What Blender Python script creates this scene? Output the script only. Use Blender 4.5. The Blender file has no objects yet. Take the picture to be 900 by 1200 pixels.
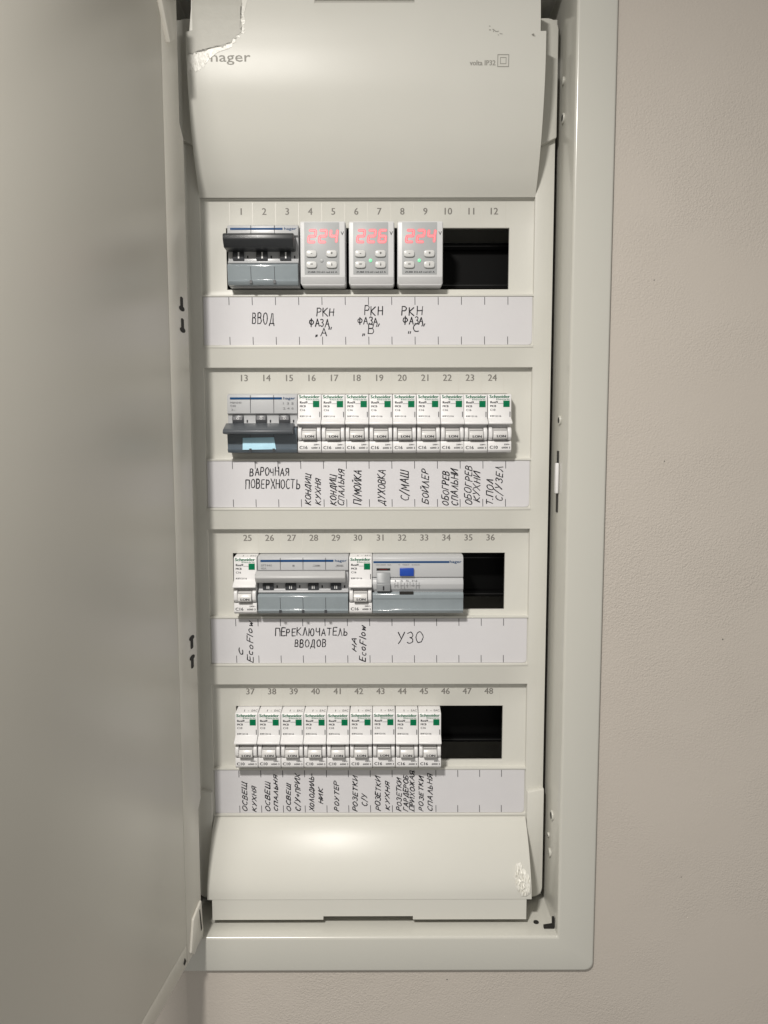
import bpy, bmesh, math, random
from mathutils import Vector, Matrix
random.seed(7)
S = 0.001                      # everything below is written in millimetres
SC = bpy.context.scene
C = SC.collection

# ------------------------------------------------------------------ camera, light, exposure
cam_d = bpy.data.cameras.new('camera'); cam = bpy.data.objects.new('camera', cam_d); C.objects.link(cam)
cam_d.sensor_fit = 'VERTICAL'; cam_d.sensor_height = 36.0; cam_d.sensor_width = 27.0
cam_d.lens = 26.4; cam_d.clip_start = 0.01; cam_d.clip_end = 50
PITCH, YAW, ROLL = -0.09541, -0.00097, 0.00186
Rm = Matrix.Rotation(YAW, 3, 'Z') @ Matrix.Rotation(PITCH, 3, 'X') @ Matrix.Rotation(ROLL, 3, 'Y')
Mr = Matrix((Rm.col[0], Rm.col[2], -Rm.col[1])).transposed()
cam.matrix_world = Matrix.Translation(Vector((11.45, -590.1, -173.1)) * S) @ Mr.to_4x4()
SC.camera = cam

w = bpy.data.worlds.new('World'); SC.world = w; w.use_nodes = True
w.node_tree.nodes['Background'].inputs[0].default_value = (1.0, 0.972, 0.915, 1)
w.node_tree.nodes['Background'].inputs[1].default_value = 0.36

ld = bpy.data.lights.new('ceiling_lamp', 'AREA'); ld.shape = 'DISK'; ld.size = 0.09
ld.energy = 12.6; ld.color = (1.0, 0.962, 0.905)
lamp = bpy.data.objects.new('ceiling_lamp', ld); C.objects.link(lamp)
lamp.location = Vector((-188, -680, 295)) * S      # a recessed ceiling lamp shining straight down
lamp.rotation_euler = (0, 0, 0)

SC.view_settings.view_transform = 'Standard'; SC.view_settings.look = 'None'
SC.view_settings.exposure = 0.0; SC.view_settings.gamma = 1.0

# ------------------------------------------------------------------ materials
def mat(name, col, rough=0.5, var=0.04, vscale=60, bump=0.0, bscale=900, bdist=0.0002, spec=0.5, coat=0.0, rvar=0.0, detail=4):
    m = bpy.data.materials.new(name); m.use_nodes = True
    nt = m.node_tree; b = nt.nodes['Principled BSDF']
    b.inputs['Roughness'].default_value = rough
    b.inputs['Specular IOR Level'].default_value = spec
    if coat: b.inputs['Coat Weight'].default_value = coat; b.inputs['Coat Roughness'].default_value = 0.08
    tc = nt.nodes.new('ShaderNodeTexCoord')
    n = nt.nodes.new('ShaderNodeTexNoise'); n.inputs['Scale'].default_value = vscale; n.inputs['Detail'].default_value = detail
    nt.links.new(tc.outputs['Object'], n.inputs['Vector'])
    mx = nt.nodes.new('ShaderNodeMix'); mx.data_type = 'RGBA'
    mx.inputs['A'].default_value = (*[c * (1 - var) for c in col], 1)
    mx.inputs['B'].default_value = (*[min(1, c * (1 + var)) for c in col], 1)
    nt.links.new(n.outputs['Fac'], mx.inputs['Factor'])
    nt.links.new(mx.outputs['Result'], b.inputs['Base Color'])
    if rvar:
        mr = nt.nodes.new('ShaderNodeMapRange'); mr.inputs['To Min'].default_value = rough - rvar; mr.inputs['To Max'].default_value = rough + rvar
        nt.links.new(n.outputs['Fac'], mr.inputs['Value']); nt.links.new(mr.outputs['Result'], b.inputs['Roughness'])
    if bump:
        n2 = nt.nodes.new('ShaderNodeTexNoise'); n2.inputs['Scale'].default_value = bscale; n2.inputs['Detail'].default_value = 3
        nt.links.new(tc.outputs['Object'], n2.inputs['Vector'])
        bp = nt.nodes.new('ShaderNodeBump'); bp.inputs['Strength'].default_value = bump; bp.inputs['Distance'].default_value = bdist
        nt.links.new(n2.outputs['Fac'], bp.inputs['Height']); nt.links.new(bp.outputs['Normal'], b.inputs['Normal'])
    return m

def emit(name, col, strength, base=(0.3, 0.05, 0.05)):
    m = mat(name, base, 0.4); b = m.node_tree.nodes['Principled BSDF']
    b.inputs['Emission Color'].default_value = (*col, 1); b.inputs['Emission Strength'].default_value = strength
    return m

M = dict(
    cover=mat('cream_plastic', (0.61, 0.60, 0.552), 0.36, 0.02, 25, 0.05, 1400, 0.0001, rvar=0.04, spec=0.32),
    steel=mat('painted_steel', (0.535, 0.525, 0.477), 0.19, 0.03, 12, 0.06, 700, 0.0001, spec=0.5),
    door=mat('satin_door_enamel', (0.60, 0.578, 0.52), 0.33, 0.03, 9, 0.05, 500, 0.0001, spec=0.5),
    wall=None,
    paper=mat('label_paper', (0.625, 0.613, 0.63), 0.75, 0.03, 40, 0.25, 90, 0.0006),
    ink=mat('black_ink', (0.012, 0.012, 0.016), 0.6, 0.2, 300, spec=0.12),
    mould=mat('moulded_logo_grey', (0.30, 0.29, 0.262), 0.5, spec=0.2),
    tick=mat('printed_tick', (0.06, 0.06, 0.065), 0.7, spec=0.12),
    number=mat('grey_number_print', (0.19, 0.18, 0.165), 0.5, spec=0.12),
    groove=mat('moulded_line', (0.585, 0.57, 0.52), 0.4),
    white=mat('white_breaker_plastic', (0.74, 0.73, 0.73), 0.35, 0.02, 60, 0.04, 1500, 0.0001),
    lever=mat('pale_lever_plastic', (0.62, 0.61, 0.60), 0.30, 0.02, 60),
    green=mat('green_print', (0.0, 0.155, 0.062), 0.5, spec=0.15),
    greentxt=mat('green_logo_print', (0.0, 0.13, 0.06), 0.5, spec=0.12),
    dark=mat('dark_print', (0.035, 0.035, 0.04), 0.5, spec=0.12),
    greyp=mat('faint_grey_print', (0.22, 0.22, 0.23), 0.5, spec=0.12),
    grey=mat('grey_breaker_plastic', (0.47, 0.475, 0.485), 0.30, 0.02, 60, 0.04, 1500, 0.0001),
    blueline=mat('blue_stripe', (0.01, 0.06, 0.17), 0.4, spec=0.12),
    black=mat('black_handle_plastic', (0.028, 0.030, 0.033), 0.36, 0.1, 80, 0.08, 1200, 0.0001, spec=0.5),
    dgrey=mat('dark_grey_handle', (0.075, 0.083, 0.093), 0.35, 0.05, 80),
    lgrey=mat('light_grey_handle', (0.43, 0.43, 0.43), 0.40, 0.03, 80),
    mgrey=mat('mid_grey_lever', (0.24, 0.25, 0.26), 0.38, 0.03, 80),
    window=mat('smoky_label_window', (0.25, 0.285, 0.305), 0.15, 0.08, 120, coat=0.25),
    dwindow=mat('dark_label_window', (0.10, 0.125, 0.15), 0.15, 0.08, 120, coat=0.6),
    paper_glare=mat('pale_blue_paper_glare', (0.50, 0.78, 0.95), 0.4, 0.10, 160),  # light blue paper with the window's sky-blue reflection in its colour
    toggle=mat('charcoal_toggle', (0.05, 0.052, 0.058), 0.35, 0.05),
    mark=mat('white_mark', (0.75, 0.75, 0.75), 0.5),
    blue=mat('blue_button', (0.012, 0.06, 0.36), 0.3),
    red=mat('dark_red_indicator', (0.10, 0.008, 0.008), 0.3),
    relay=mat('relay_grey_plastic', (0.64, 0.64, 0.645), 0.36, 0.02, 60, spec=0.35),
    panel=mat('relay_panel_film', (0.41, 0.42, 0.425), 0.4, 0.03, 60, spec=0.3),
    button=mat('relay_button', (0.60, 0.60, 0.59), 0.30, 0.02, 60),
    led=emit('red_led_segment', (1.0, 0.085, 0.11), 1.0, (0.25, 0.03, 0.03)),
    ledcore=emit('bright_led_core', (1.0, 0.24, 0.26), 1.05, (0.3, 0.1, 0.1)),
    gled=emit('green_led', (0.25, 1.0, 0.50), 0.75, (0.1, 0.3, 0.15)),
    inner=mat('unlit_interior_black', (0.0012, 0.0012, 0.0012), 0.5, spec=0.12),  # near-black colour carries the darkness of the unlit openings
    rail=mat('dimmed_rail_metal', (0.022, 0.022, 0.022), 0.35, spec=0.4),  # metal darkened in colour to sit in the unlit openings
    film=mat('dull_film', (0.46, 0.45, 0.405), 0.5, 0.05, 200, 0.3, 500, 0.0003),
    flake_glare=mat('white_film_and_glare', (0.74, 0.725, 0.67), 0.35, 0.04, 300, 0.3, 500, 0.0004),  # real film scrap, and lid glare painted as a white band
    hole=mat('dark_hole', (0.012, 0.011, 0.009), 0.8),
)
def wall_material():
    m = bpy.data.materials.new('fine_stipple_wall_paint'); m.use_nodes = True
    nt = m.node_tree; b = nt.nodes['Principled BSDF']; b.inputs['Roughness'].default_value = 0.72
    tc = nt.nodes.new('ShaderNodeTexCoord')
    def noise(sc, det, dist=0.0):
        n = nt.nodes.new('ShaderNodeTexNoise'); n.inputs['Scale'].default_value = sc; n.inputs['Detail'].default_value = det
        n.inputs['Distortion'].default_value = dist; nt.links.new(tc.outputs['Object'], n.inputs['Vector']); return n
    a = noise(7, 4); r = nt.nodes.new('ShaderNodeMix'); r.data_type = 'RGBA'
    r.inputs['A'].default_value = (0.475, 0.43, 0.38, 1); r.inputs['B'].default_value = (0.515, 0.47, 0.42, 1)
    nt.links.new(a.outputs['Fac'], r.inputs['Factor']); nt.links.new(r.outputs['Result'], b.inputs['Base Color'])
    f = noise(780, 4, 0.3); g = noise(12, 3)
    mr = nt.nodes.new('ShaderNodeMapRange'); mr.inputs['From Min'].default_value = 0.35; mr.inputs['From Max'].default_value = 0.65
    mr.inputs['To Min'].default_value = 0.1; mr.inputs['To Max'].default_value = 1.0; nt.links.new(g.outputs['Fac'], mr.inputs['Value'])
    mu = nt.nodes.new('ShaderNodeMath'); mu.operation = 'MULTIPLY'
    nt.links.new(f.outputs['Fac'], mu.inputs[0]); nt.links.new(mr.outputs['Result'], mu.inputs[1])
    bp = nt.nodes.new('ShaderNodeBump'); bp.inputs['Strength'].default_value = 0.72; bp.inputs['Distance'].default_value = 0.0010
    nt.links.new(mu.outputs['Value'], bp.inputs['Height'])
    g2 = noise(4, 2); bp2 = nt.nodes.new('ShaderNodeBump'); bp2.inputs['Strength'].default_value = 0.5; bp2.inputs['Distance'].default_value = 0.006
    nt.links.new(g2.outputs['Fac'], bp2.inputs['Height']); nt.links.new(bp2.outputs['Normal'], bp.inputs['Normal'])
    nt.links.new(bp.outputs['Normal'], b.inputs['Normal'])
    return m
M['wall'] = wall_material()

# ------------------------------------------------------------------ mesh helpers
_txt = {}
def text_mesh(s):
    if s not in _txt:
        cu = bpy.data.curves.new('lettering', 'FONT'); cu.body = s; cu.size = 1.0; cu.resolution_u = 2
        ob = bpy.data.objects.new('lettering', cu); C.objects.link(ob)
        dg = bpy.context.evaluated_depsgraph_get(); me = ob.evaluated_get(dg).to_mesh()
        vs = [(v.co.x, v.co.y) for v in me.vertices]; fs = [tuple(p.vertices) for p in me.polygons]
        ob.evaluated_get(dg).to_mesh_clear(); bpy.data.objects.remove(ob); bpy.data.curves.remove(cu)
        _txt[s] = (vs, fs)
    return _txt[s]
CAP = None
def cap():
    global CAP
    if CAP is None:
        vs, _ = text_mesh('H'); CAP = max(v[1] for v in vs)
    return CAP

class MB:
    """collects shapes (mm) into one mesh with several materials"""
    def __init__(self): self.v = []; self.f = []; self.m = []; self.mats = []
    def mi(self, m):
        if m not in self.mats: self.mats.append(m)
        return self.mats.index(m)
    def raw(self, vs, fs, m):
        o = len(self.v); k = self.mi(m); self.v += [tuple(v) for v in vs]
        for f in fs: self.f.append(tuple(i + o for i in f)); self.m.append(k)
    def bm(self, b, m, bevel=0.0, seg=2):
        bmesh.ops.recalc_face_normals(b, faces=b.faces)
        if bevel:
            es = [e for e in b.edges if len(e.link_faces) == 2 and e.calc_face_angle(0) > 0.5]
            bmesh.ops.bevel(b, geom=es, offset=bevel, segments=seg, affect='EDGES', clamp_overlap=True, profile=0.5)
        b.verts.index_update()
        self.raw([v.co for v in b.verts], [[v.index for v in f.verts] for f in b.faces], m); b.free()
    def prism(self, prof, x0, x1, m, bevel=0.0, seg=2):
        """(y,z) outline pushed along x"""
        b = bmesh.new(); A = [b.verts.new((x0, y, z)) for y, z in prof]; B = [b.verts.new((x1, y, z)) for y, z in prof]
        b.faces.new(A); b.faces.new(B[::-1]); n = len(prof)
        for i in range(n): b.faces.new((A[i], B[i], B[(i+1) % n], A[(i+1) % n]))
        self.bm(b, m, bevel, seg)
    def slab(self, poly, y0, y1, m, bevel=0.0, seg=2):
        """(x,z) outline pushed along y"""
        b = bmesh.new(); A = [b.verts.new((x, y0, z)) for x, z in poly]; B = [b.verts.new((x, y1, z)) for x, z in poly]
        b.faces.new(A); b.faces.new(B[::-1]); n = len(poly)
        for i in range(n): b.faces.new((A[i], B[i], B[(i+1) % n], A[(i+1) % n]))
        self.bm(b, m, bevel, seg)
    def box(self, x0, x1, y0, y1, z0, z1, m, bevel=0.0, seg=2):
        self.prism([(y0, z0), (y0, z1), (y1, z1), (y1, z0)], x0, x1, m, bevel, seg)
    def text(self, s, h, x, z, y, m, align='L', sx=1.0, width=None, bold=0.0, slant=0.0):
        """flat print facing the room: h = capital height, y a number or a function of z; width squeezes to a length"""
        vs, fs = text_mesh(s); k = h / cap()
        xs = [p[0] for p in vs]; x0, x1 = min(xs), max(xs)
        if width: sx = width / ((x1 - x0) * k)
        off = {'L': -x0, 'C': -(x0 + x1) / 2, 'R': -x1}[align]
        out = []
        for px, py in vs:
            Z = z + py * k; X = x + (px + off) * k * sx + slant * py * k
            out.append((X, y(Z) if callable(y) else y, Z))
        self.raw(out, fs, m)
        if bold: self.raw([(a + bold, b_ - 0.01, c) for a, b_, c in out], fs, m)
    def stroke(self, pts, wd, y, m, vary=0.0):
        """pen line through (x,z) points as a flat ribbon with round ends"""
        vs = []; fs = []
        w0 = wd
        for (a, b) in zip(pts, pts[1:]):
            wd = w0 * (random.uniform(1-vary, 1+vary) if vary else 1)
            dx, dz = b[0]-a[0], b[1]-a[1]; L = math.hypot(dx, dz) or 1e-6; nx, nz = -dz/L*wd/2, dx/L*wd/2
            o = len(vs); vs += [(a[0]+nx, y, a[1]+nz), (a[0]-nx, y, a[1]-nz), (b[0]-nx, y, b[1]-nz), (b[0]+nx, y, b[1]+nz)]; fs.append((o, o+1, o+2, o+3))
        wd = w0
        for k, p in enumerate(pts):
            o = len(vs); yy = y - 0.004 - 0.001 * (k % 2)
            vs += [(p[0] + wd/2*math.cos(t*math.pi/3), yy, p[1] + wd/2*math.sin(t*math.pi/3)) for t in range(6)]; fs.append(tuple(o+t for t in range(6)))
        self.raw(vs, fs, m)
    def disc(self, c, ax, r, depth, m, n=20, sx=1.0, bevel=0.0):
        """short cylinder centred at c, axis 'x','y' or 'z'"""
        b = bmesh.new(); rings = []
        for d in (-depth/2, depth/2):
            ring = []
            for t in range(n):
                a = 2*math.pi*t/n; p, q = r*math.cos(a)*sx, r*math.sin(a)
                co = {'x': (d, p, q), 'y': (p, d, q), 'z': (p, q, d)}[ax]
                ring.append(b.verts.new(Vector(co) + Vector(c)))
            rings.append(ring)
        b.faces.new(rings[0]); b.faces.new(rings[1][::-1])
        for i in range(n): b.faces.new((rings[0][i], rings[1][i], rings[1][(i+1) % n], rings[0][(i+1) % n]))
        self.bm(b, m, bevel)
    def grid(self, xs, zs, f, yb, m, bevel=0.0):
        """stepped plate: f(x,z) gives each cell's front level y, or None for a hole; yb = back"""
        b = bmesh.new(); vd = {}
        def V(x, y, z):
            k = (round(x, 3), round(y, 3), round(z, 3))
            if k not in vd: vd[k] = b.verts.new(k)
            return vd[k]
        nx, nz = len(xs)-1, len(zs)-1
        L = [[f((xs[i]+xs[i+1])/2, (zs[j]+zs[j+1])/2) for j in range(nz)] for i in range(nx)]
        g = lambda i, j: L[i][j] if 0 <= i < nx and 0 <= j < nz else None
        def q(*c):
            try: b.faces.new([V(*p) for p in c])
            except ValueError: pass
        for i in range(nx):
            for j in range(nz):
                y = L[i][j]
                if y is not None: q((xs[i], y, zs[j]), (xs[i+1], y, zs[j]), (xs[i+1], y, zs[j+1]), (xs[i], y, zs[j+1]))
        lv = lambda y: yb if y is None else y
        for i in range(nx+1):
            for j in range(nz):
                a, c = lv(g(i-1, j)), lv(g(i, j))
                if a != c: q((xs[i], a, zs[j]), (xs[i], a, zs[j+1]), (xs[i], c, zs[j+1]), (xs[i], c, zs[j]))
        for i in range(nx):
            for j in range(nz+1):
                a, c = lv(g(i, j-1)), lv(g(i, j))
                if a != c: q((xs[i], a, zs[j]), (xs[i+1], a, zs[j]), (xs[i+1], c, zs[j]), (xs[i], c, zs[j]))
        self.bm(b, m, bevel)
    def build(self, name, parent=None, loc=None, smooth=35):
        me = bpy.data.meshes.new(name); me.from_pydata([(a*S, b*S, c*S) for a, b, c in self.v], [], self.f)
        for m in self.mats: me.materials.append(m)
        me.polygons.foreach_set('material_index', self.m)
        if smooth:
            me.polygons.foreach_set('use_smooth', [True]*len(me.polygons)); me.set_sharp_from_angle(angle=math.radians(smooth))
        me.update()
        o = bpy.data.objects.new(name, me); C.objects.link(o)
        if parent: o.parent = parent
        if loc: o.location = Vector(loc) * S
        return o

def tag(o, label=None, cat=None, group=None, kind=None):
    if label: o['label'] = label
    if cat: o['category'] = cat
    if group: o['group'] = group
    if kind: o['kind'] = kind
    return o
def thing(name, loc, label, cat, group=None):
    o = bpy.data.objects.new(name, None); C.objects.link(o); o.empty_display_size = 0.02
    o.location = Vector(loc) * S
    return tag(o, label, cat, group)
def dup_tree(root):
    r = root.copy(); C.objects.link(r)
    for ch in list(root.children):
        c = ch.copy(); C.objects.link(c); c.parent = r
        for g in list(ch.children):
            d = g.copy(); C.objects.link(d); d.parent = c
    return r
def lerp_table(tab):
    """z -> y through (z,y) pairs in falling z"""
    def f(z):
        if z >= tab[0][0]: return tab[0][1]
        for (z0, y0), (z1, y1) in zip(tab, tab[1:]):
            if z >= z1: return y0 + (y1-y0)*(z-z0)/(z1-z0)
        return tab[-1][1]
    return f
def spline(pts, n=6):
    """smooth line through points"""
    out = []
    P = [pts[0]] + list(pts) + [pts[-1]]
    for i in range(1, len(P)-2):
        for k in range(n):
            t = k/n; p0, p1, p2, p3 = P[i-1], P[i], P[i+1], P[i+2]
            out.append(tuple(0.5*((2*p1[d]) + (-p0[d]+p2[d])*t + (2*p0[d]-5*p1[d]+4*p2[d]-p3[d])*t*t + (-p0[d]+3*p1[d]-3*p2[d]+p3[d])*t**3) for d in (0, 1)))
    out.append(pts[-1]); return out

# ------------------------------------------------------------------ the wall (setting)
mb = MB()
mb.grid([-1200, -160, 160, 1200], [-1600, -570, 176, 900], lambda x, z: None if (-160 < x < 160 and -570 < z < 176) else -47.0, -40.0, M['wall'])
for x, z in ((214.5, -188.6), (203, -61), (262, -320), (238, -505), (60, -588), (291, -30)):      # specks in the paint
    mb.disc((x, -47.05, z), 'y', random.uniform(.35, .7), 0.3, M['number'], 9)
wall_o = mb.build('wall', smooth=0)
tag(wall_o, 'grey beige painted wall with fine stippled texture around the cabinet', 'wall', kind='structure')

# ------------------------------------------------------------------ the cabinet
XI, ZB, ZT, XO = 144.0, -551.0, 160.0, 172.0
cab = thing('distribution_cabinet', (0, 0, ZB), 'cream recessed electrical distribution cabinet with its door open and four rows of openings', 'electrical cabinet')
CZ = -ZB                                             # the cabinet's parts are written in panel height; shift to its base
def cpart(mb, name, parent=None, **k):
    o = mb.build(name, parent or cab, **k)
    if parent is None: o.location = (0, 0, CZ * S)
    return o

mb = MB()
def frame_loop():
    prof = [(28.0, -44.0, 6)] + [(28.0 - 1.6*(1-math.cos(a)), -48.4 - 1.6*math.sin(a), 6) for a in (0, .5, 1.05, 1.57)]
    prof += [(2.2 - 2.2*math.sin(a), -47.8 - 2.2*math.cos(a), 1.2) for a in (0, .3, .6, .9, 1.2, 1.571)]
    prof += [(0.0, -30.0, 1.2), (0.0, 62.0, 1.2)]
    rows = []
    for d, y, r in prof:
        pts = []
        for sx, sz, a0 in ((1, 1, 0), (-1, 1, 90), (-1, -1, 180), (1, -1, 270)):
            ex = (XI + d) * sx; ez = (ZT + d) if sz > 0 else (ZB - d)
            for k in range(5):
                a = math.radians(a0 + k*22.5)
                pts.append((ex - sx*r + r*math.cos(a), y, ez - sz*r + r*math.sin(a)))
        rows.append(pts)
    n = len(rows[0]); vs = [p for r in rows for p in r]; fs = []
    for i in range(len(rows)-1):
        for j in range(n): fs.append((i*n+j, (i+1)*n+j, (i+1)*n+(j+1) % n, i*n+(j+1) % n))
    return vs, fs
vs, fs = frame_loop(); mb.raw(vs, fs, M['steel'])
frame = cpart(mb, 'frame')
mb = MB(); mb.box(-XI+.3, XI-.3, 62, 63, ZB+.3, ZT-.3, M['steel']); cpart(mb, 'back_panel')
# black box added behind the cover; the openings' darkness is in its colour
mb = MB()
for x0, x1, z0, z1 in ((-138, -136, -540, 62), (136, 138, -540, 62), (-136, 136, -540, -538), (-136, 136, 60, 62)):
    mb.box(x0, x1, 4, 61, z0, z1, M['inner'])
cpart(mb, 'unlit_interior_box')

# things on the frame's right inner side
def nut(y, z, r, hole=True):
    m_ = MB(); x = XI
    m_.disc((x-0.5, y, z), 'x', r, 1.4, M['steel'], 24, bevel=0.35)
    if hole: m_.disc((x-1.0, y-0.5, z), 'x', r*0.62, 0.7, M['hole'], 20)
    m_.build('threaded_hole', frame)
nut(-16, 61, 3.6); nut(-24, -158.5, 3.6); nut(-25, -467, 4.0); nut(-14, -489, 1.8); nut(-20, -500.5, 3.4, False); nut(-14, 88, 2.8, False)
mb = MB(); mb.box(XI-0.5, XI+0.5, -22.5, -17.5, -228, -181.5, M['hole']); slot = mb.build('latch_slot', frame)
mb = MB(); mb.box(XI-2.6, XI-0.2, -25.0, -20.0, -213.5, -190.5, M['white'], 0.8, 3); tag(mb.build('latch_tongue', slot), 'white latch tongue')
mb = MB(); mb.disc((131, -33, ZB+0.3), 'z', 2.1, 0.8, M['hole'], 14); mb.build('corner_hole', frame)
mb = MB(); mb.slab([(135.5, ZB+.3), (143.6, ZB+.3), (143.6, ZB+9), (142.0, ZB+9), (142.0, ZB+3.2), (135.5, ZB+2.2)], -41.0, -38.5, M['hole']); mb.build('corner_gap', frame)

# front cover: stepped plate with four openings
ROWZ = [0.0, -125.0, -250.0, -375.0]
xs = [-140.5, -126.5, -108.0, -60.0, 60.0, 108.0, 126.5, 140.5]
zs = [152.0, 135.0, 8.5]
for r, zr in enumerate(ROWZ):
    if r: zs.append(zr + 7.5)
    zs += [zr-12.2, zr-58.0, zr-62.4, zr-64.0, zr-100.6, zr-102.6]
zs += [-545.0]; zs = sorted(zs)
def level(x, z):
    if z > 135: return -2.0 if abs(x) < 60 else None
    if abs(x) > 126.5: return -5.0
    if z > 8.5: return -2.0
    for r, zr in enumerate(ROWZ):
        if zr-12.2 < z < zr+8.5: return 0.0
        if zr-58.0 < z < zr-12.2: return None if abs(x) < 108 else 0.0
        if zr-62.4 < z < zr-58.0: return 0.0
        if zr-64.0 < z < zr-62.4: return -4.4
        if zr-100.6 < z < zr-64.0: return -3.4
        if zr-102.6 < z < zr-100.6: return -5.5
    return -5.0 if z > -478 else -2.0
mb = MB(); mb.grid(xs, zs, level, 3.0, M['cover'], 0.55)
for sx in (-1, 1):                                   # shoulders beside the two lids
    a = [(127.2, 44), (140.6, 50)] + [(132.6+8*math.cos(t), 126+8*math.sin(t)) for t in (0, .4, .8, 1.2, 1.57)] + [(127.2, 134)]
    mb.slab([(sx*x, z) for x, z in a], -9.5, -4.0, M['cover'], 0.9)
    a = [(127.2, -456), (140.6, -453)] + [(132.6+8*math.cos(t), -537-8*math.sin(t)) for t in (0, .4, .8, 1.2, 1.57)] + [(127.2, -545)]
    mb.slab([(sx*x, z) for x, z in a], -9.5, -4.0, M['cover'], 0.9)
n = 1
for r, zr in enumerate(ROWZ):
    for i in range(12):
        x = (i-5.5)*17.5
        mb.text(str(n), 4.9, x, zr-2.4, -0.06, M['number'], 'C', bold=0.28); n += 1
    for i in range(13):
        x = (i-6)*17.5
        mb.box(x-0.22, x+0.22, -0.10, 0.4, zr-11.4, zr+6.4, M['groove'])
cover = cpart(mb, 'front_cover')

# upper and lower lids, bulging towards the room
up = spline([(-4.0, 9.0), (-13.0, 23.0), (-23.0, 45.0), (-30.5, 73.0), (-33.2, 95.0), (-33.6, 112.5)])
up_y = lerp_table([(136.0, -32.0), (130.0, -32.9), (120.0, -33.5)] + [(z, y) for y, z in up[::-1]])
mb = MB()
for x0, x1, zt in ((-122.5, -36, 135.4), (-36, 34, 132.6), (34, 122.5, 135.4)):
    mb.prism([(-2.6, 9.6)] + up + [(-33.5, 120.0), (-32.9, 130.0), (-32.3, zt-.5), (-31.6, zt), (-6.0, zt)], x0, x1, M['cover'])
mb.prism([(-2.6, 9.6)] + up + [(-2.6, 112.5)], -126.5, -122.5, M['cover']); mb.prism([(-2.6, 9.6)] + up + [(-2.6, 112.5)], 122.5, 126.5, M['cover'])
mb.text('hager', 6.2, -109.5, 92.6, lambda z: up_y(z)-0.15, M['mould'], width=28.0, bold=0.1)
mb.text('volta IP32', 3.2, 73.0, 90.0, lambda z: up_y(z)-0.15, M['mould'], width=18.0, bold=0.25)
for a, b in ((4.1, 3.6), (2.2, 1.8)):
    for x0, x1, z0, z1 in ((-a, a, b, a), (-a, a, -a, -b), (-a, -b, -b, b), (b, a, -b, b)):
        q = [(96.6+x, up_y(93.0+z)-0.15, 93.0+z) for x, z in ((x0, z0), (x1, z0), (x1, z1), (x0, z1))]
        mb.raw(q, [(0, 1, 2, 3)], M['mould'])
for (cx, cz, L_) in ((93, 111, 9), (88, 114, 4), (116, 110, 3.5)):       # scuffs
    for k in range(5):
        x = cx + random.uniform(-L_/2, L_/2); z = cz + random.uniform(-1.6, 1.6)-0.25*(x-cx); l = random.uniform(.6, 2.0)
        q = [(x+dx, up_y(z+dz)-0.12, z+dz) for dx, dz in ((0, 0), (l, -.3), (l*1.1, .2), (.2, .5))]
        mb.raw(q, [(0, 1, 2, 3)], M['mould'])
lid_up = cpart(mb, 'upper_lid')
lo = spline([(-3.8, -477.6), (-8.0, -479.6), (-16.5, -488.0), (-25.5, -500.0), (-32.2, -512.0), (-35.6, -521.5), (-36.6, -529.5)])
lo_y = lerp_table([(z, y) for y, z in lo])
mb = MB(); mb.prism([(-2.6, -477.6)] + lo + [(-2.6, -529.5)], -126.5, 126.5, M['cover'], 0.3)
for x0, x1, zb in ((-122.5, -36, -546.0), (-36, 34, -543.2), (34, 122.5, -546.0)):
    mb.box(x0, x1, -36.3, -8.0, zb, -529.0, M['cover'])
lid_lo = cpart(mb, 'lower_lid')

# rails behind the openings, coloured near black to look unlit
for zr in ROWZ:
    mb = MB(); zc = zr-35.0
    mb.box(-132, 132, 29, 30, zc-13, zc+13, M['inner'])
    for s_ in (-1, 1):
        a_, b_ = sorted((zc+s_*13, zc+s_*17.5)); mb.box(-132, 132, 24, 25, a_+.2, b_, M['inner']); mb.box(-132, 132, 23.6, 24.0, (a_+b_)/2-.5, (a_+b_)/2+.5, M['rail'], .15); mb.box(-132, 132, 25, 29, zc+s_*13-.4, zc+s_*13+.4, M['inner'])
    cpart(mb, 'mounting_rail')

# the door: a shallow steel tray standing open towards the room
DA = math.atan2(11.0, 88.0)
door = thing('door', (-126.0, -49.0, CZ), None, None); door.parent = cab
def dd(s, t): return (-math.sin(DA)*s - math.cos(DA)*t, -math.cos(DA)*s + math.sin(DA)*t)   # s along the leaf, t into its thickness
DL, DT = 300.0, 16.0
door.empty_display_size = .01
bpy.data.objects.remove(door)
mb = MB()
def leaf(poly, t0, t1, m, bevel=0.0):
    """outline in (s,z) on the door plane, thickness t0..t1"""
    b = bmesh.new()
    P = lambda s, t, z: (-126.0 + dd(s, t)[0], -49.0 + dd(s, t)[1], z)
    A = [b.verts.new(P(s, t0, z)) for s, z in poly]; B = [b.verts.new(P(s, t1, z)) for s, z in poly]
    b.faces.new(A); b.faces.new(B[::-1]); n_ = len(poly)
    for i in range(n_): b.faces.new((A[i], B[i], B[(i+1) % n_], A[(i+1) % n_]))
    return b
DZ0, DZ1 = -549.0, 156.0
mb.bm(leaf([(33.7, DZ0+15.7), (DL-13.7, DZ0+15.7), (DL-13.7, DZ1-15.7), (33.7, DZ1-15.7)], 0.12, DT, M['door']), M['door'], 0.15)
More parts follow.
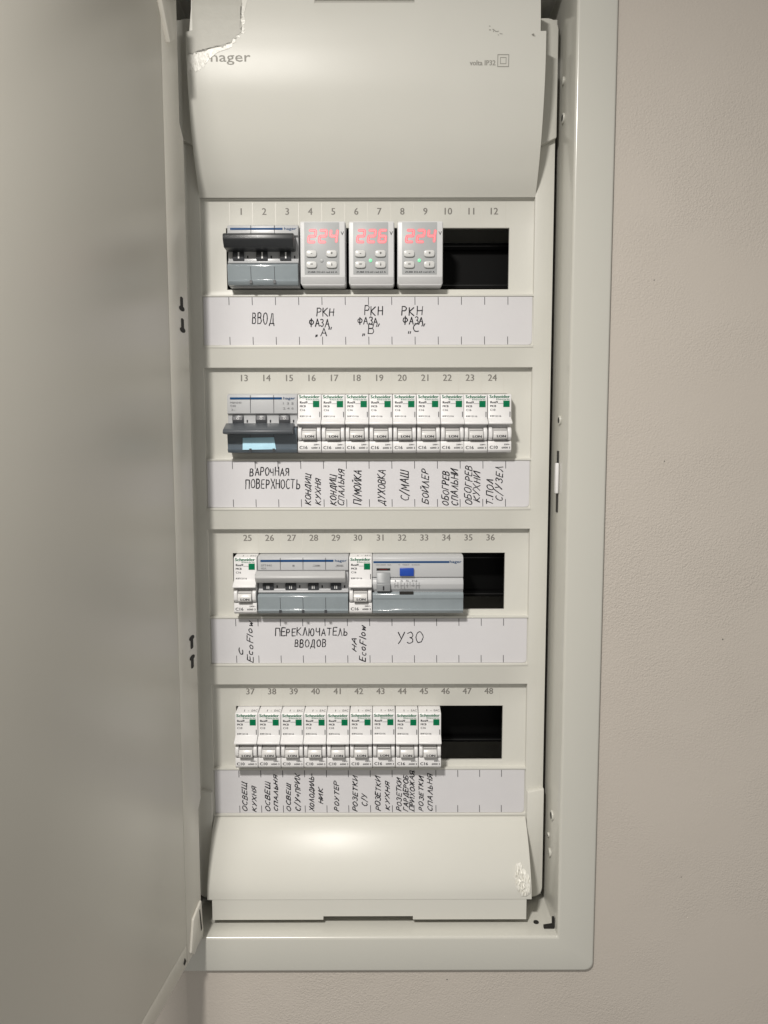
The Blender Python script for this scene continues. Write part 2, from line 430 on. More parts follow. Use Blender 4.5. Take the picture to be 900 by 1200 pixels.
# folded rim with the two steps in its free edge
rim = [(3, DZ0), (1.0, DZ0+5), (5.0, DZ0+24), (5.0, -447), (0.0, -440), (0.0, 34), (6.5, 42), (6.5, DZ1), (33.6, DZ1), (33.6, DZ0)]
mb.bm(leaf(rim, 0.0, 14.0, M['door']), M['door'], 0.5)
mb.bm(leaf([(34, DZ0), (DL, DZ0), (DL, DZ0+15.6), (34, DZ0+15.6)], 0.0, 14.0, M['door']), M['door'], 0.6)
mb.bm(leaf([(34, DZ1-15.6), (DL, DZ1-15.6), (DL, DZ1), (34, DZ1)], 0.0, 14.0, M['door']), M['door'], 0.6)
mb.bm(leaf([(DL-13.6, DZ0+16), (DL, DZ0+16), (DL, DZ1-16), (DL-13.6, DZ1-16)], 0.0, 14.0, M['door']), M['door'], 0.6)
door = cpart(mb, 'door')
def keyhole(s, z, flip):
    k = [(2.6*math.cos(a), -4.0 + 2.6*math.sin(a)) for a in [math.radians(120 + i*30) for i in range(11)]]
    k = k + [(1.3, 6.0), (0.6, 7.0), (-0.6, 7.0), (-1.3, 6.0)]
    m_ = MB(); m_.bm(leaf([(s + p*1.9, z + q_*0.72*flip) for p, q_ in k], -0.15, 0.6, M['hole']), M['hole']); m_.build('keyhole_slot', door)
keyhole(11.5, -79.5, 1); keyhole(11.0, -94, 1); keyhole(9.5, -318, -1); keyhole(9.5, -332.5, -1)
mb = MB()
mb.bm(leaf([(6, -541), (24, -548.5), (30, -543), (24, -521), (8, -516)], -1.8, 0.5, M['door']), M['door'], 0.9)
mb.bm(leaf([(9, -538), (11, -538.6), (13.5, -521), (12, -520.6)], -1.95, -1.5, M['hole']), M['hole'])
mb.build('hinge_block', door)
mb = MB(); mb.bm(leaf([(16, 92), (26, 84), (46, 116), (44, 126), (30, 122)], -3.2, 0.5, M['door']), M['door'], 1.2); mb.build('hinge_block', door)
mb = MB(); mb.bm(leaf([(36, -544.5), (39, -545.8), (41, -543), (38.5, -540.5)], -0.2, .5, M['hole']), M['hole']); mb.build('corner_hole', door)

# ------------------------------------------------------------------ film remains on the lids
def film_patch(outline, yf, m, name, label, lump=0.0, cell=1.6):
    """thin torn sheet following the lid: outline in (x,z)"""
    m_ = MB(); n_ = len(outline)
    b = bmesh.new(); vs_ = [b.verts.new((x, 0, z)) for x, z in outline]; b.faces.new(vs_)
    bmesh.ops.triangulate(b, faces=b.faces)
    for _ in range(6):
        es = [e for e in b.edges if e.calc_length() > cell]
        if not es: break
        bmesh.ops.subdivide_edges(b, edges=es, cuts=1); bmesh.ops.triangulate(b, faces=b.faces)
    edge = {v for e in b.edges if len(e.link_faces) == 1 for v in e.verts}
    for v in b.verts:
        h = 0.18 + (random.uniform(0.0, lump) if v not in edge else random.uniform(0, lump*0.35))
        v.co.y = yf(v.co.z) - h
    g = bmesh.ops.extrude_face_region(b, geom=list(b.faces))
    for v in [e for e in g['geom'] if isinstance(e, bmesh.types.BMVert)]: v.co.y = yf(v.co.z) + 0.05
    m_.bm(b, m); o = m_.build(name, None, smooth=60 if lump else 30)
    return tag(o, label, 'film remnant' if label else None)
def ragged(a, b, n_, amp):
    out = []
    for i in range(n_):
        t = i/n_; dx, dz = b[0]-a[0], b[1]-a[1]; L_ = math.hypot(dx, dz); k = random.uniform(-amp, amp)
        out.append((a[0]+dx*t - dz/L_*k, a[1]+dz*t + dx/L_*k))
    return out
ol = [(-121.6, 134), (-121.6, 113), (-125.8, 112)] + ragged((-125.8, 97.5), (-108, 101.0), 14, 1.5) + ragged((-108, 101.5), (-97, 103), 8, 1.1) + ragged((-97, 103), (-87.5, 114), 10, 1.6) + ragged((-87.5, 114), (-87, 133), 12, 0.9) + [(-87, 134)]
fp = film_patch(ol, lambda z: up_y(z)-0.4, M['film'], 'protective_film', 'dull grey remnant of protective film with torn edge in the upper lid corner')
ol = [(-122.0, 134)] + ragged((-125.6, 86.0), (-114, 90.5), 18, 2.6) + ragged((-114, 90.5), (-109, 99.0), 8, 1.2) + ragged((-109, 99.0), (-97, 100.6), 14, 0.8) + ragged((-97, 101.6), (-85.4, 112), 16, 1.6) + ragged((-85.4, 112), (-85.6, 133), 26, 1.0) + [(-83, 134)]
te = film_patch([(max(x, -121.9) if z > 112 else x, z) for x, z in ol], up_y, M['flake_glare'], 'torn_edge_glare', None, 0.12, 1.6)  # white band: glare on the lid painted in, mixed with film flecks
te.parent = fp; te['label'] = 'painted lid glare and flecks along the torn film edge'
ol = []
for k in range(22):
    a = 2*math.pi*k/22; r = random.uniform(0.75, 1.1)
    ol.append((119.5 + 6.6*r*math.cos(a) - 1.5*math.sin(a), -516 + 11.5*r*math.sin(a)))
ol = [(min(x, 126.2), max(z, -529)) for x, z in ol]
film_patch(ol, lo_y, M['flake_glare'], 'crumpled_film', 'crumpled white scrap of film stuck at the right of the lower lid', 1.5, 2.3)

# ------------------------------------------------------------------ pen lettering (single strokes, unit height)
def arc(cx, cy, rx, ry, a0, a1, n=8):
    return [(cx + rx*math.cos(math.radians(a0+(a1-a0)*i/n)), cy + ry*math.sin(math.radians(a0+(a1-a0)*i/n))) for i in range(n+1)]
G = {
 'А': (.62, [[(0, 0), (.32, 1), (.62, 0)], [(.12, .36), (.52, .36)]]),
 'Б': (.56, [[(.54, 1), (.06, 1), (0, 0), (.3, 0)] + arc(.3, .28, .25, .28, -90, 90) + [(.04, .56)]]),
 'В': (.54, [[(0, 0), (.04, 1), (.28, 1)] + arc(.28, .78, .2, .22, 90, -90) + [(.06, .54), (.3, .54)] + arc(.3, .27, .23, .27, 90, -90) + [(0, 0)]]),
 'Г': (.5, [[(0, 0), (.04, 1), (.5, 1)]]),
 'Д': (.72, [[(0, -.16), (.04, .06), (.68, .06), (.7, -.16)], [(.12, .06), (.36, 1), (.58, 1), (.6, .06)]]),
 'Е': (.5, [[(.5, 1), (.04, 1), (0, 0), (.5, 0)], [(.03, .52), (.42, .52)]]),
 'Ж': (.82, [[(.41, 1), (.41, 0)], [(0, 1), (.38, .5), (0, 0)], [(.82, 1), (.44, .5), (.82, 0)]]),
 'З': (.5, [arc(.24, .77, .23, .23, 150, -80) + arc(.24, .27, .26, .27, 85, -150)]),
 'И': (.6, [[(.02, 1), (0, 0), (.58, 1), (.6, 0)]]),
 'Й': (.6, [[(.02, .95), (0, 0), (.58, .95), (.6, 0)], [(.18, 1.18), (.3, 1.08), (.44, 1.2)]]),
 'К': (.56, [[(.02, 1), (0, 0)], [(.52, 1), (.04, .5), (.56, 0)]]),
 'Л': (.58, [[(0, 0), (.14, .2), (.3, 1), (.58, 0)]]),
 'М': (.74, [[(0, 0), (.08, 1), (.37, .3), (.66, 1), (.74, 0)]]),
 'Н': (.56, [[(.02, 1), (0, 0)], [(.56, 1), (.54, 0)], [(.02, .52), (.55, .52)]]),
 'О': (.6, [arc(.3, .5, .3, .5, 100, 460, 14)]),
 'П': (.58, [[(0, 0), (.02, 1), (.56, 1), (.58, 0)]]),
 'Р': (.5, [[(0, 0), (.03, 1), (.26, 1)] + arc(.26, .74, .23, .26, 90, -90) + [(.03, .48)]]),
 'С': (.54, [arc(.32, .5, .32, .5, 55, 305, 10)]),
 'Т': (.58, [[(0, 1), (.58, 1)], [(.3, 1), (.28, 0)]]),
 'У': (.56, [[(.02, 1), (.28, .46)], [(.56, 1), (.22, .18), (.06, 0)]]),
 'Ф': (.72, [[(.36, 1.08), (.35, -.08)], arc(.36, .56, .35, .32, 90, 450, 14)]),
 'Х': (.58, [[(0, 1), (.58, 0)], [(.56, 1), (0, 0)]]),
 'Ц': (.62, [[(.02, 1), (0, 0), (.56, 0), (.62, -.16)], [(.52, 1), (.54, 0)]]),
 'Ч': (.54, [[(.02, 1), (.04, .6), (.2, .46), (.52, .52)], [(.52, 1), (.54, 0)]]),
 'Ш': (.78, [[(.02, 1), (0, 0), (.76, 0), (.78, 1)], [(.39, 1), (.38, 0)]]),
 'Щ': (.82, [[(.02, 1), (0, 0), (.74, 0), (.82, -.14)], [(.74, 1), (.74, 0)], [(.38, 1), (.37, 0)]]),
 'Ь': (.5, [[(.03, 1), (0, 0), (.26, 0)] + arc(.26, .26, .24, .26, -90, 90) + [(.02, .52)]]),
 'Ю': (.8, [[(.02, 1), (0, 0)], [(.02, .5), (.28, .5)], arc(.54, .5, .26, .5, 180, 540, 14)]),
 'Я': (.54, [[(.54, 0), (.52, 1), (.28, 1)] + arc(.28, .74, .24, .26, 90, 270) + [(.52, .48)], [(.32, .48), (0, 0)]]),
 '/': (.42, [[(0, -.15), (.42, 1.15)]]), '+': (.46, [[(0, .45), (.46, .45)], [(.23, .7), (.23, .2)]]),
 '-': (.36, [[(0, .45), (.36, .45)]]), '.': (.14, [[(.05, 0), (.09, .03)]]), ' ': (.3, []),
 '„': (.26, [[(.06, .06), (.0, -.16)], [(.22, .06), (.16, -.16)]]), '"': (.26, [[(.06, 1.06), (.0, .8)], [(.24, 1.06), (.18, .8)]]),
 'E': (.5, [[(.5, 1), (.04, 1), (0, 0), (.5, 0)], [(.03, .52), (.42, .52)]]),
 'c': (.4, [arc(.22, .28, .22, .28, 55, 305, 8)]), 'o': (.44, [arc(.22, .28, .22, .28, 90, 450, 10)]),
 'F': (.46, [[(.5, 1), (.05, 1), (0, 0)], [(.03, .52), (.4, .52)]]), 'l': (.14, [[(.08, 1), (.05, 0)]]),
 'w': (.56, [[(0, .55), (.1, 0), (.28, .45), (.42, 0), (.56, .58)]]),
}
def pen_word(mb, word, x0, x1, z0, z1, vertical, y, slant=0.14, wd=0.74):
    """letters fitted into the box; vertical words read from the bottom upwards"""
    if vertical:
        c_, h_ = (x0+x1)/2, (x1-x0)*0.41; x0, x1 = c_-h_, c_+h_
    gap = 0.26; W = sum(G[c][0] for c in word) + gap*(len(word)-1)
    u = 0.0
    for c in word:
        gw, sts = G[c]
        jx, jy, js = random.uniform(-.04, .04), random.uniform(-.06, .06), random.uniform(.92, 1.08)
        for st in sts:
            pts = []
            for px, py in st:
                a = (u + px*js + jx + random.uniform(-.03, .03) + slant*(py-.5)) / W; b = py*js + jy + random.uniform(-.03, .03)
                if vertical: pts.append((x1 - b*(x1-x0), z0 + a*(z1-z0)))
                else: pts.append((x0 + a*(x1-x0), z0 + b*(z1-z0)))
            q_ = []
            for p0, p1 in zip(pts, pts[1:]):                     # an unsteady hand
                L_ = math.hypot(p1[0]-p0[0], p1[1]-p0[1]); q_.append(p0)
                if L_ > 1.6: k_ = random.uniform(-.05, .05)*min(L_, 3.5); q_.append(((p0[0]+p1[0])/2 - (p1[1]-p0[1])/L_*k_, (p0[1]+p1[1])/2 + (p1[0]-p0[0])/L_*k_))
            pts = q_ + [pts[-1]]
            mb.stroke(pts, wd * random.uniform(.9, 1.12), y - random.uniform(0, .008), M['ink'], 0.22)
        u += gw + gap
HW_H = [
  (0, 'ВВОД', -88.6, -71.8, -84.1, -75.8), (0, 'РКН', -39.1, -25.8, -78.4, -72.7), (0, 'ФАЗА', -44.7, -30.1, -86.4, -81.0),
  (0, '„А"', -39.9, -28.2, -93.2, -87.4), (0, 'РКН', -2.7, 11.0, -77.9, -71.5), (0, 'ФАЗА', -7.9, 7.4, -84.6, -79.6),
  (0, '„В"', -4.0, 8.7, -91.9, -84.9), (0, 'РКН', 26.0, 41.4, -77.9, -71.5), (0, 'ФАЗА', 27.0, 42.3, -84.6, -79.2),
  (0, '„С"', 31.0, 43.4, -90.7, -84.6), (1, 'ВАРОЧНАЯ', -92.2, -62.1, -75.5, -69.6), (1, 'ПОВЕРХНОСТЬ', -95.7, -53.9, -85.5, -78.5),
  (2, 'ПЕРЕКЛЮЧАТЕЛЬ', -74.3, -17.3, -77.9, -72.0), (2, 'ВВОДОВ', -59.1, -34.6, -87.2, -81.2), (2, 'УЗО', 22.7, 43.1, -84.2, -75.2),
]
HW_V = [
  (1, 'КОНДИЦ', -49.7, -44.7, -97.9, -74.3), (1, 'КУХНЯ', -41.8, -37.0, -97.7, -78.2), (1, 'КОНДИЦ', -30.5, -25.0, -98.0, -75.6),
  (1, 'СПАЛЬНЯ', -24.1, -18.7, -99.0, -71.3), (1, 'П/МОЙКА', -11.8, -5.3, -98.0, -71.8), (1, 'ДУХОВКА', 6.8, 13.4, -98.0, -71.3),
  (1, 'С/МАШ', 24.7, 32.0, -94.7, -72.7), (1, 'БОЙЛЕР', 41.3, 47.4, -97.4, -71.4), (1, 'ОБОГРЕВ', 57.3, 63.1, -99.5, -72.8),
  (1, 'СПАЛЬНИ', 63.9, 70.1, -99.5, -71.5), (1, 'ОБОГРЕВ', 75.0, 81.1, -98.2, -68.8), (1, 'КУХНИ', 81.5, 87.4, -95.8, -73.5),
  (1, 'Т.ПОЛ', 91.9, 97.8, -99.5, -78.8), (1, 'С/УЗЕЛ', 98.4, 105.1, -94.9, -68.9), (2, 'С', -104.4, -100.4, -92.9, -88.8),
  (2, 'EcoFlow', -97.9, -92.4, -99.9, -65.9), (2, 'НА', -14.0, -9.9, -89.7, -79.9), (2, 'EcoFlow', -8.5, -2.2, -100.1, -70.1),
  (3, 'ОСВЕЩ', -103.9, -99.5, -99.4, -74.8), (3, 'КУХНЯ', -95.7, -91.9, -99.4, -78.4), (3, 'ОСВЕЩ', -85.2, -80.8, -99.4, -74.9),
  (3, 'СПАЛЬНЯ', -78.2, -74.6, -99.9, -69.1), (3, 'ОСВЕЩ', -68.0, -64.1, -100.2, -75.6), (3, 'С/У+ПРИХ', -60.9, -56.2, -100.2, -68.1),
  (3, 'ХОЛОДИЛЬ-', -49.2, -45.0, -99.5, -67.7), (3, 'НИК', -41.7, -37.7, -93.0, -80.0), (3, 'РОУТЕР', -29.2, -24.9, -99.2, -74.3),
  (3, 'РОЗЕТКИ', -14.0, -9.6, -100.0, -70.0), (3, 'С/У', -6.7, -1.6, -95.3, -85.1), (3, 'РОЗЕТКИ', 4.4, 9.1, -98.9, -70.7),
  (3, 'КУХНЯ', 12.3, 16.4, -98.2, -74.4), (3, 'РОЗЕТКИ', 21.8, 26.1, -101.1, -71.5), (3, 'ГАРДЕРОБ', 27.2, 31.6, -101.2, -69.4),
  (3, 'ПРИХОЖАЯ', 32.3, 36.6, -101.0, -65.8), (3, 'РОЗЕТКИ', 39.6, 43.9, -102.3, -70.1), (3, 'СПАЛЬНЯ', 46.7, 51.2, -101.2, -68.4),
]

STRIP_LABELS = ['top white paper label strip with handwriting ВВОД and РКН ФАЗА, right part blank',
                'second white paper label strip from the top, with handwriting ВАРОЧНАЯ ПОВЕРХНОСТЬ and nine upright words',
                'third white paper label strip from the top, with handwriting ПЕРЕКЛЮЧАТЕЛЬ ВВОДОВ and УЗО',
                'lowest white paper label strip, crowded with upright handwriting such as РОУТЕР and ХОЛОДИЛЬНИК']
for r, zr in enumerate(ROWZ):
    th = (-125.6, 125.6)
    mb = MB(); z0, z1 = -100.3, -64.3
    rc = [(th[0], z1), (th[1], z1)] + [(th[1]-2.5+2.5*math.cos(a), z0+2.5-2.5*math.sin(a)) for a in (0, .5, 1.05, 1.57)] + [(th[0], z0)]
    mb.slab(rc, -4.0, -3.6, M['paper'])
    for i in range(13):
        x = (i-6)*17.75 + 0.4
        if abs(x) < 124:
            mb.stroke([(x, z1-0.3), (x+.1, z1-5.8)], 0.5, -4.05, M['tick']); mb.stroke([(x+.2, z0+6.0), (x+.3, z0+0.4)], 0.5, -4.05, M['tick'])
    st = mb.build('label_strip', None, (0, 0, zr), smooth=0)
    tag(st, STRIP_LABELS[r], 'label strip', 'paper label strips under the breaker rows')
    for rr, t, x0, x1, a, b in HW_H:
        if rr == r: m_ = MB(); pen_word(m_, t, x0, x1, a, b, False, -4.06, 0.04); m_.build('handwritten_word', st, smooth=0)
    for rr, t, x0, x1, a, b in HW_V:
        if rr == r: m_ = MB(); pen_word(m_, t, x0, x1, max(a, -98.6) if r < 3 else max(a+.8, -98.4), b+.4, True, -4.06, 0.30); m_.build('handwritten_word', st, smooth=0)

# ------------------------------------------------------------------ single-pole breakers
def make_mcb(rating):
    root = thing('circuit_breaker', (0, 0, 0), 'white single-pole breaker', 'circuit breaker', 'white single-pole circuit breakers')
    w2 = 8.85
    prof = [(3, 0), (-1, -.1), (-12.2, -1.0), (-13, -1.9), (-13.6, -18.8), (-20, -22.2), (-20.2, -23.6), (-12.5, -24.4), (-12.5, -36.2), (-15.6, -36.8), (-15.8, -43.4), (-14, -45.2), (3, -45.2)]
    fy = lerp_table([(-1.9, -13), (-18.8, -13.6)]); f0 = lambda z: fy(z)-0.06
    mb = MB(); mb.prism(prof, -w2, w2, M['white'], 0.4)
    for s in (-1, 1):
        a, b = sorted((s*5.7, s*8.6))
        mb.prism([(-12, -26.0), (-15.5, -25.9), (-17.8, -27.4), (-18.2, -30), (-17.8, -33.6), (-15.8, -35.8), (-12, -36)], a, b, M['white'], 0.7)
    mb.text('Schneider', 2.3, -7.9, -3.9, f0, M['greentxt'], width=15.4, bold=0.34)
    mb.text('Electric', 1.1, 7.4, -5.4, f0, M['greentxt'], 'R', width=10.0, bold=.1)
    mb.text('Resi9', 1.7, -7.3, -7.9, f0, M['dark'], width=5.6, bold=0.32)
    mb.text('MCB', 1.5, -7.3, -10.7, f0, M['dark'], width=4.4, bold=0.22)
    mb.text(rating, 1.5, -7.3, -13.6, f0, M['dark'], width=3.9, bold=.14)
    mb.box(-1.4, 2.7, -13.42, -13.0, -8.1, -7.85, M['greyp'])
    mb.box(2.7, 7.5, -13.5, -13.0, -10.7, -5.9, M['green'])
    mb.text('n', 2.6, 5.1, -9.6, -13.56, M['greentxt'], 'C', bold=0.1)
    mb.text('R9F12116', 1.25, -7.3, -18.2, f0, M['dark'], width=8.4, bold=.14)
    mb.box(7.6, 8.1, -13.75, -13.2, -18.2, -14.2, M['dark'])
    mb.text(rating, 2.3, -7.7, -42.4, -15.85, M['dark'], width=6.0, bold=0.22)
    mb.text('230V~', 1.1, 7.8, -39.6, -15.85, M['dark'], 'R', width=4.6, bold=.1)
    mb.text('6000 3', 1.4, 7.8, -42.2, -15.85, M['dark'], 'R', width=6.4, bold=.14)
    for s_, x_, wd_ in (('EAC', 8.0, 4.6), ('1 -', 1.6, 4.0)):      # print lying on the top face
        vs_, fs_ = text_mesh(s_); k_ = wd_/(max(p[0] for p in vs_)-min(p[0] for p in vs_)); mx_ = max(p[0] for p in vs_)
        mb.raw([(x_ + (px-mx_)*k_, -9.6 + py*5.2, -0.1 - (8.6 - py*5.2)*0.0804 + 0.07) for px, py in vs_], fs_, M['dark'])
    mb.build('housing', root)
    mb = MB()
    mb.prism([(-12, -26.4), (-14.5, -26.6), (-18.6, -28.8), (-19.9, -31.0), (-20.0, -34.0), (-18.6, -35.2), (-12, -35.4)], -5.3, 5.3, M['lever'], 0.5)
    mb.box(-5.0, 5.0, -18.0, -17.0, -28.45, -28.1, M['dark'])
    mb.text('I.ON', 1.7, 0.4, -33.7, -20.06, M['dark'], 'C', width=6.6, bold=0.38)
    mb.build('toggle_lever', root)
    return root
mcb16, mcb10 = make_mcb('C16'), make_mcb('C10')
used = {}
def place_mcb(kind, x, r, label):
    src = {'C16': mcb16, 'C10': mcb10}[kind]
    o = src if kind not in used else dup_tree(src)
    used[kind] = 1
    o.location = Vector((x + random.uniform(-.12, .12), random.uniform(-.25, .15), ROWZ[r]-12.5 + random.uniform(-.12, .12))) * S
    o.rotation_euler = (random.uniform(-.006, .006), 0, random.uniform(-.008, .008)); o['label'] = label
ROW2 = ['КОНДИЦ КУХНЯ', 'КОНДИЦ СПАЛЬНЯ', 'П/МОЙКА', 'ДУХОВКА', 'С/МАШ', 'БОЙЛЕР', 'ОБОГРЕВ СПАЛЬНИ', 'ОБОГРЕВ КУХНИ', 'Т.ПОЛ С/УЗЕЛ']
for i, t in enumerate(ROW2):
    place_mcb('C10' if i == 8 else 'C16', -53.6 + 9.05 + 18.1*i, 1, 'white breaker under printed number %d, above the handwritten words %s' % (16+i, t))
place_mcb('C16', -96.0, 2, 'white breaker under printed number 25, left of the grey four-pole changeover switch')
place_mcb('C16', -6.3, 2, 'white breaker under printed number 30, between grey changeover switch and the device with blue button')
ROW4 = ['ОСВЕЩ КУХНЯ', 'ОСВЕЩ СПАЛЬНЯ', 'ОСВЕЩ С/У+ПРИХ', 'ХОЛОДИЛЬНИК', 'РОУТЕР', 'РОЗЕТКИ С/У', 'РОЗЕТКИ КУХНЯ', 'РОЗЕТКИ ГАРДЕРОБ ПРИХОЖАЯ', 'РОЗЕТКИ СПАЛЬНЯ']
for i, t in enumerate(ROW4):
    place_mcb('C10' if i < 6 else 'C16', -106.6 + 9.1 + 18.2*i, 3, 'white breaker in the lowest row under printed number %d, above handwritten %s' % (37+i, t))

# ------------------------------------------------------------------ grey multi-pole devices
def multi_pole(name, label, cat, x0, x1, r, poles, za, zb, bar, barm, winm, ztog, marks, texts, side=-1.5):
    W = x1-x0; w2 = W/2; pw = W/poles
    root = thing(name, ((x0+x1)/2, 0, ROWZ[r]-12.5), label, cat)
    mb = MB()
    mb.prism([(3, 0), (-9.5, 0), (-13, -1.6), (-13.5, za), (-11.2, za-.8), (-11.2, zb+.8), (-13.5, zb), (-13.5, zb-1.2), (-9, zb-1.4), (-9, -45), (3, -45)], -w2, w2, M['grey'], 0.35)
    for k in range(1, poles):
        x = -w2 + pw*k; mb.box(x-.16, x+.16, -13.62, -13, za+.3, -1.4, M['dark'])
    mb.box(-w2+2.2, w2-11.5, -13.33, -12.9, -4.6, -3.0, M['blueline'])
    mb.text('hager', 1.9, w2-1.4, -4.6, -13.36, M['blueline'], 'R', width=9.0, bold=.12)
    for s, h, x, z, al, wd in texts: mb.text(s, h, -w2+x, z, -13.62, M['greyp'], al, width=wd)
    for k in range(poles):
        mb.box(-w2+pw*(k+.80), -w2+pw*(k+.86), -11.3, -10.8, ztog[1]+1.5, ztog[1]+3.6, M['dark'])
    mb.build('housing', root)
    for k in range(poles):
        m_ = MB(); xc = -w2 + pw*(k+.44)
        m_.prism([(-8.5, ztog[0]), (-12.6, ztog[0]), (-13.4, (ztog[0]+ztog[1])/2), (-12.6, ztog[1]), (-8.5, ztog[1])], xc-4.2, xc+4.2, M['toggle'], 0.4)
        zc = (ztog[0]+ztog[1])/2
        if marks == 'I': m_.box(xc-.1, xc+.9, -13.6, -13.2, zc-2.2, zc+2.4, M['mark'])
        elif marks == 'O':
            m_.box(xc-3.4, xc+3.4, -13.62, -13.2, zc-.1, zc+2.3, M['greyp']); m_.text('O', 1.8, xc, zc+.2, -13.7, M['mark'], 'C', bold=.15)
        else: m_.text('II', 2.6, xc, zc-1.5, -13.55, M['mark'], 'C', sx=1.5)
        m_.build('pole_toggle', root)
    mb = MB(); mb.prism(bar, -w2+side, w2-2.2, barm, 0.6); mb.build('handle_bar', root)
    mb = MB(); zw = zb-1.8
    mb.prism([(-9.2, zw), (-14.6, zw), (-16.9, zw-1.4), (-17.0, zw-2.6), (-15.4, -41.4), (-16.6, -42.4), (-14.6, -45.0), (-9.2, -45.0)], -w2+.15, w2-.15, winm, 0.45)
    for k in range(1, poles):
        x = -w2+pw*k; mb.prism([(-17.06, zw-2.6), (-15.5, -41.4), (-14.8, -41.4), (-16.2, zw-2.6)], x-.16, x+.16, M['dark']); mb.box(x-.9, x+.9, -17.3, -15.5, -44.2, -41.8, M['toggle'])
    mb.build('label_window', root)
    return root
multi_pole('isolating_breaker', 'grey three-pole breaker with black handle bar raised, above handwritten ВВОД', 'circuit breaker', -104.4, -51.6, 0, 3,
    -8.6, -27.4, [(-10, -8.6), (-24.5, -9.8), (-26.0, -11.0), (-26.2, -14.4), (-22.5, -19.6), (-10, -20.0)], M['black'], M['window'], (-19.8, -26.4), 'I', [], -1.0)
h2 = multi_pole('cooker_breaker', 'grey three-pole breaker with dark handle bar lowered and pale blue patch of painted glare', 'circuit breaker', -107.2, -54.0, 1, 3,
    -15.2, -24.0, [(-10, -22.6), (-15, -22.6), (-26.5, -27.4), (-27.6, -28.8), (-27, -30.8), (-10, -31.2)], M['dgrey'], M['dwindow'], (-16.4, -23.6), 'O',
    [('MBN340', 1.3, 2.4, -7.6, 'L', 8.5), ('C40', 1.5, 2.4, -10.2, 'L', 4.2), ('3~', 1.6, 3.2, -13.2, 'L', 3), ('1 3 5', 1.6, 50.6, -8.4, 'R', 8), ('2 4 6', 1.6, 50.6, -12.2, 'R', 8)], -1.0)
mb = MB(); mb.slab([(-14.6, -33.6), (9.0, -33.2), (10.6, -42.4), (-14.9, -42.8)], -16.9, -15.2, M['paper_glare'], 0.15); tag(mb.build('glare_insert', h2), 'pale blue paper patch with painted window glare')  # paper patch that paints in the reflection on the clear window
multi_pole('changeover_switch', 'grey four-pole changeover switch with light grey handle bar, above handwritten ПЕРЕКЛЮЧАТЕЛЬ ВВОДОВ', 'changeover switch', -86.2, -15.8, 2, 4,
    -11.0, -27.6, [(-10, -11.4), (-16, -11.4), (-20.4, -14.6), (-21.0, -16.0), (-18, -20.2), (-10, -20.4)], M['lgrey'], M['window'], (-21.6, -27.0), 'II',
    [('SFT440', 1.5, 2.6, -8.0, 'L', 8.5), ('40A', 1.5, 2.6, -10.4, 'L', 4.2), ('1  3  5', 1.3, 67, -8.2, 'R', 40)], -1.2)

# ------------------------------------------------------------------ residual current device
x0, x1 = 2.9, 73.6; w2 = (x1-x0)/2
rcd = thing('residual_current_device', ((x0+x1)/2, 0, ROWZ[2]-12.5), 'wide grey residual current device with blue test button and grey lever, above handwritten УЗО', 'residual current device')
mb = MB()
mb.prism([(3, 0), (-9.5, 0), (-13, -1.6), (-13.6, -16.6), (-11.8, -17.2), (-14.0, -19.0), (-15.0, -22.0), (-14.2, -26.0), (-12.2, -28.2), (-12.2, -45), (3, -45)], -w2, w2, M['grey'], 0.5)
mb.box(-w2+.8, w2-11.0, -13.36, -12.9, -5.6, -4.2, M['blueline'])
mb.text('hager', 2.0, w2-1.6, -5.6, -13.4, M['blueline'], 'R', width=9.0, bold=.12)
mb.text('CDC440M  40A', 1.0, -w2+2.6, -7.5, -13.5, M['greyp'], width=12); mb.text('T  TEST  0,03A', 1.0, -w2+20, -7.5, -13.5, M['greyp'], width=17)
for k in range(9):                                    # schematic print on the curved band
    x = -w2 + 17.5 + k*2.3 + random.uniform(-.3, .3)
    mb.box(x, x+.35, -15.12, -14.4, -25.4 + random.uniform(0, 2), -20 - random.uniform(0, 1.2), M['greyp'])
for k in range(5):
    x = -w2 + 17.5 + k*4.2; mb.box(x, x+random.uniform(1.6, 3.0), -15.14, -14.4, -23.2, -22.9, M['greyp'])
mb.text('1 3 5 N', 1.2, -w2+17.5, -19.8, -15.1, M['greyp'], width=17)
mb.build('housing', rcd)
mb = MB(); mb.box(-w2+3.2, -w2+13.8, -13.75, -13, -11.4, -9.7, M['hole']); mb.box(-w2+5.6, -w2+11.6, -13.9, -13.2, -11.0, -10.2, M['red']); mb.build('indicator_slot', rcd)
mb = MB(); mb.box(-w2+21.2, -w2+32.2, -15.4, -12.5, -15.6, -9.4, M['blue'], 0.5); tag(mb.build('test_button', rcd), 'blue test button')
mb = MB()
mb.prism([(-10, -12.6), (-14.0, -13.0), (-16.0, -20.4), (-17.8, -21.6), (-18.0, -27.0), (-10, -28)], -w2+3.2, -w2+13.8, M['mgrey'], 0.4)
mb.box(-w2+8.1, -w2+9.2, -18.2, -17.6, -26.2, -23.0, M['dark']); mb.build('lever', rcd)
mb = MB()
mb.prism([(-12.0, -28.4), (-15.2, -28.4), (-16.2, -30.0), (-16.2, -33.2), (-15.7, -33.6), (-15.7, -41.6), (-16.6, -42.4), (-14.6, -45), (-12, -45)], -w2+.1, w2-.1, M['window'], 0.4)
mb.build('label_window', rcd)
mb = MB(); mb.box(-w2+21.0, -w2+31.8, -16.6, -15.0, -29.7, -27.6, M['hole']); mb.build('finger_slot', rcd)

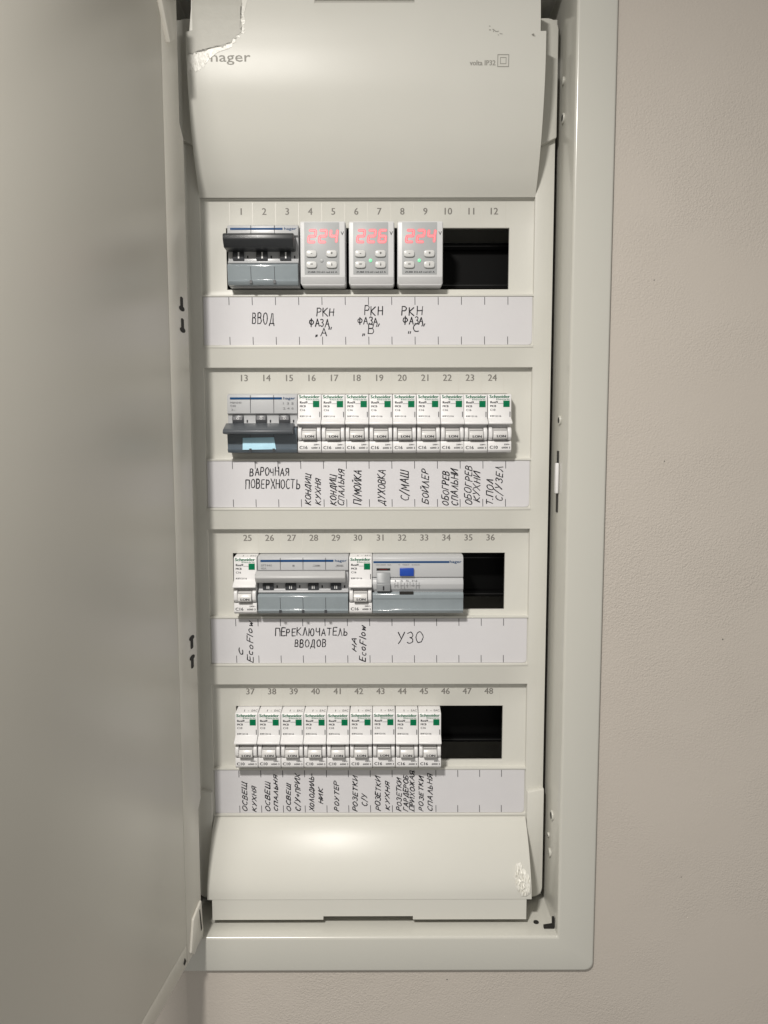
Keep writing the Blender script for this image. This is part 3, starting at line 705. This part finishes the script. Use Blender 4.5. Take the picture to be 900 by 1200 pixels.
# ------------------------------------------------------------------ voltage relays
SEG = {'a': [(.08, 1), (.92, 1)], 'b': [(1, .95), (1, .55)], 'c': [(1, .45), (1, .05)], 'd': [(.08, 0), (.92, 0)], 'e': [(0, .45), (0, .05)], 'f': [(0, .95), (0, .55)], 'g': [(.08, .5), (.92, .5)]}
DIG = {'2': 'abged', '4': 'fgbc', '6': 'afgedc'}
def make_relay(reading, lit, x, label):
    root = thing('voltage_relay', (x, 0, ROWZ[0]-11.0), label, 'voltage relay', 'digital voltage relays')
    mb = MB()
    out = [(-17, -1.2), (-16.4, 0), (16.4, 0), (17, -1.2), (17, -45.0), (15.6, -46.6), (-15.6, -46.6), (-17, -45.0)]
    mb.slab(out, -13.0, 3.0, M['relay'], 0.6)
    mb.prism([(-12.8, -.3), (-15.0, -.6), (-15.8, -1.6), (-15.8, -40.8), (-13.0, -45.6), (-12.8, -45.6)], -16.4, 16.4, M['relay'], 0.5)
    mb.text('V', 2.6, 14.6, -10.6, -15.86, M['dark'], 'C', bold=.1)
    mb.build('housing', root)
    mb = MB(); mb.box(-13.6, 12.4, -16.0, -15.4, -39.2, -1.4, M['panel'], 0.15)
    mb.text('ZUBR D2-63 red 63 A', 1.25, -.4, -38.0, -16.07, M['dark'], 'C', width=22.0, bold=.14)
    p = mb.build('display_panel', root)
    for k, ch in enumerate(reading):
        m_ = MB(); bx = -10.6 + k*8.0
        for s in DIG[ch]:
            (a, b), (c, d) = SEG[s]
            f = lambda u, v_: (bx + u*4.7 + v_*1.0, -15.6 + v_*8.4)
            m_.stroke([f(a, b), f(c, d)], 1.95, -16.05, M['led']); m_.stroke([f(a, b), f(c, d)], 1.15, -16.09, M['ledcore'])
        m_.build('digit', p)
    for (bx, bz, sy) in ((-8.4, -24.2, '-'), (6.6, -24.2, '+'), (-8.4, -32.2, '='), (6.6, -32.2, 'i')):
        m_ = MB()
        o_ = [(bx + 4.0*math.copysign(abs(math.cos(a))**.55, math.cos(a)), bz + 2.5*math.copysign(abs(math.sin(a))**.55, math.sin(a))) for a in [2*math.pi*t/24 for t in range(24)]]
        m_.slab(o_, -17.6, -15.8, M['button'], 0.55)
        m_.text(sy, 2.3, bx, bz-.9, -17.66, M['hole'], 'C', bold=.4); m_.build('button', p)
    m_ = MB(); m_.disc((-.8, -16.2, -29.0), 'y', 1.25, 0.9, M['gled'] if lit else M['panel'], 16, bevel=.2)
    m_.build('indicator_light', root)
    return root
make_relay('224', False, -33.2, 'pale voltage relay reading red 224, green light off, beside the black handle bar')
make_relay('226', True, 3.1, 'pale voltage relay reading red 226, the middle one of three')
make_relay('224', True, 39.4, 'pale voltage relay reading red 224 with green light lit, beside the black opening')
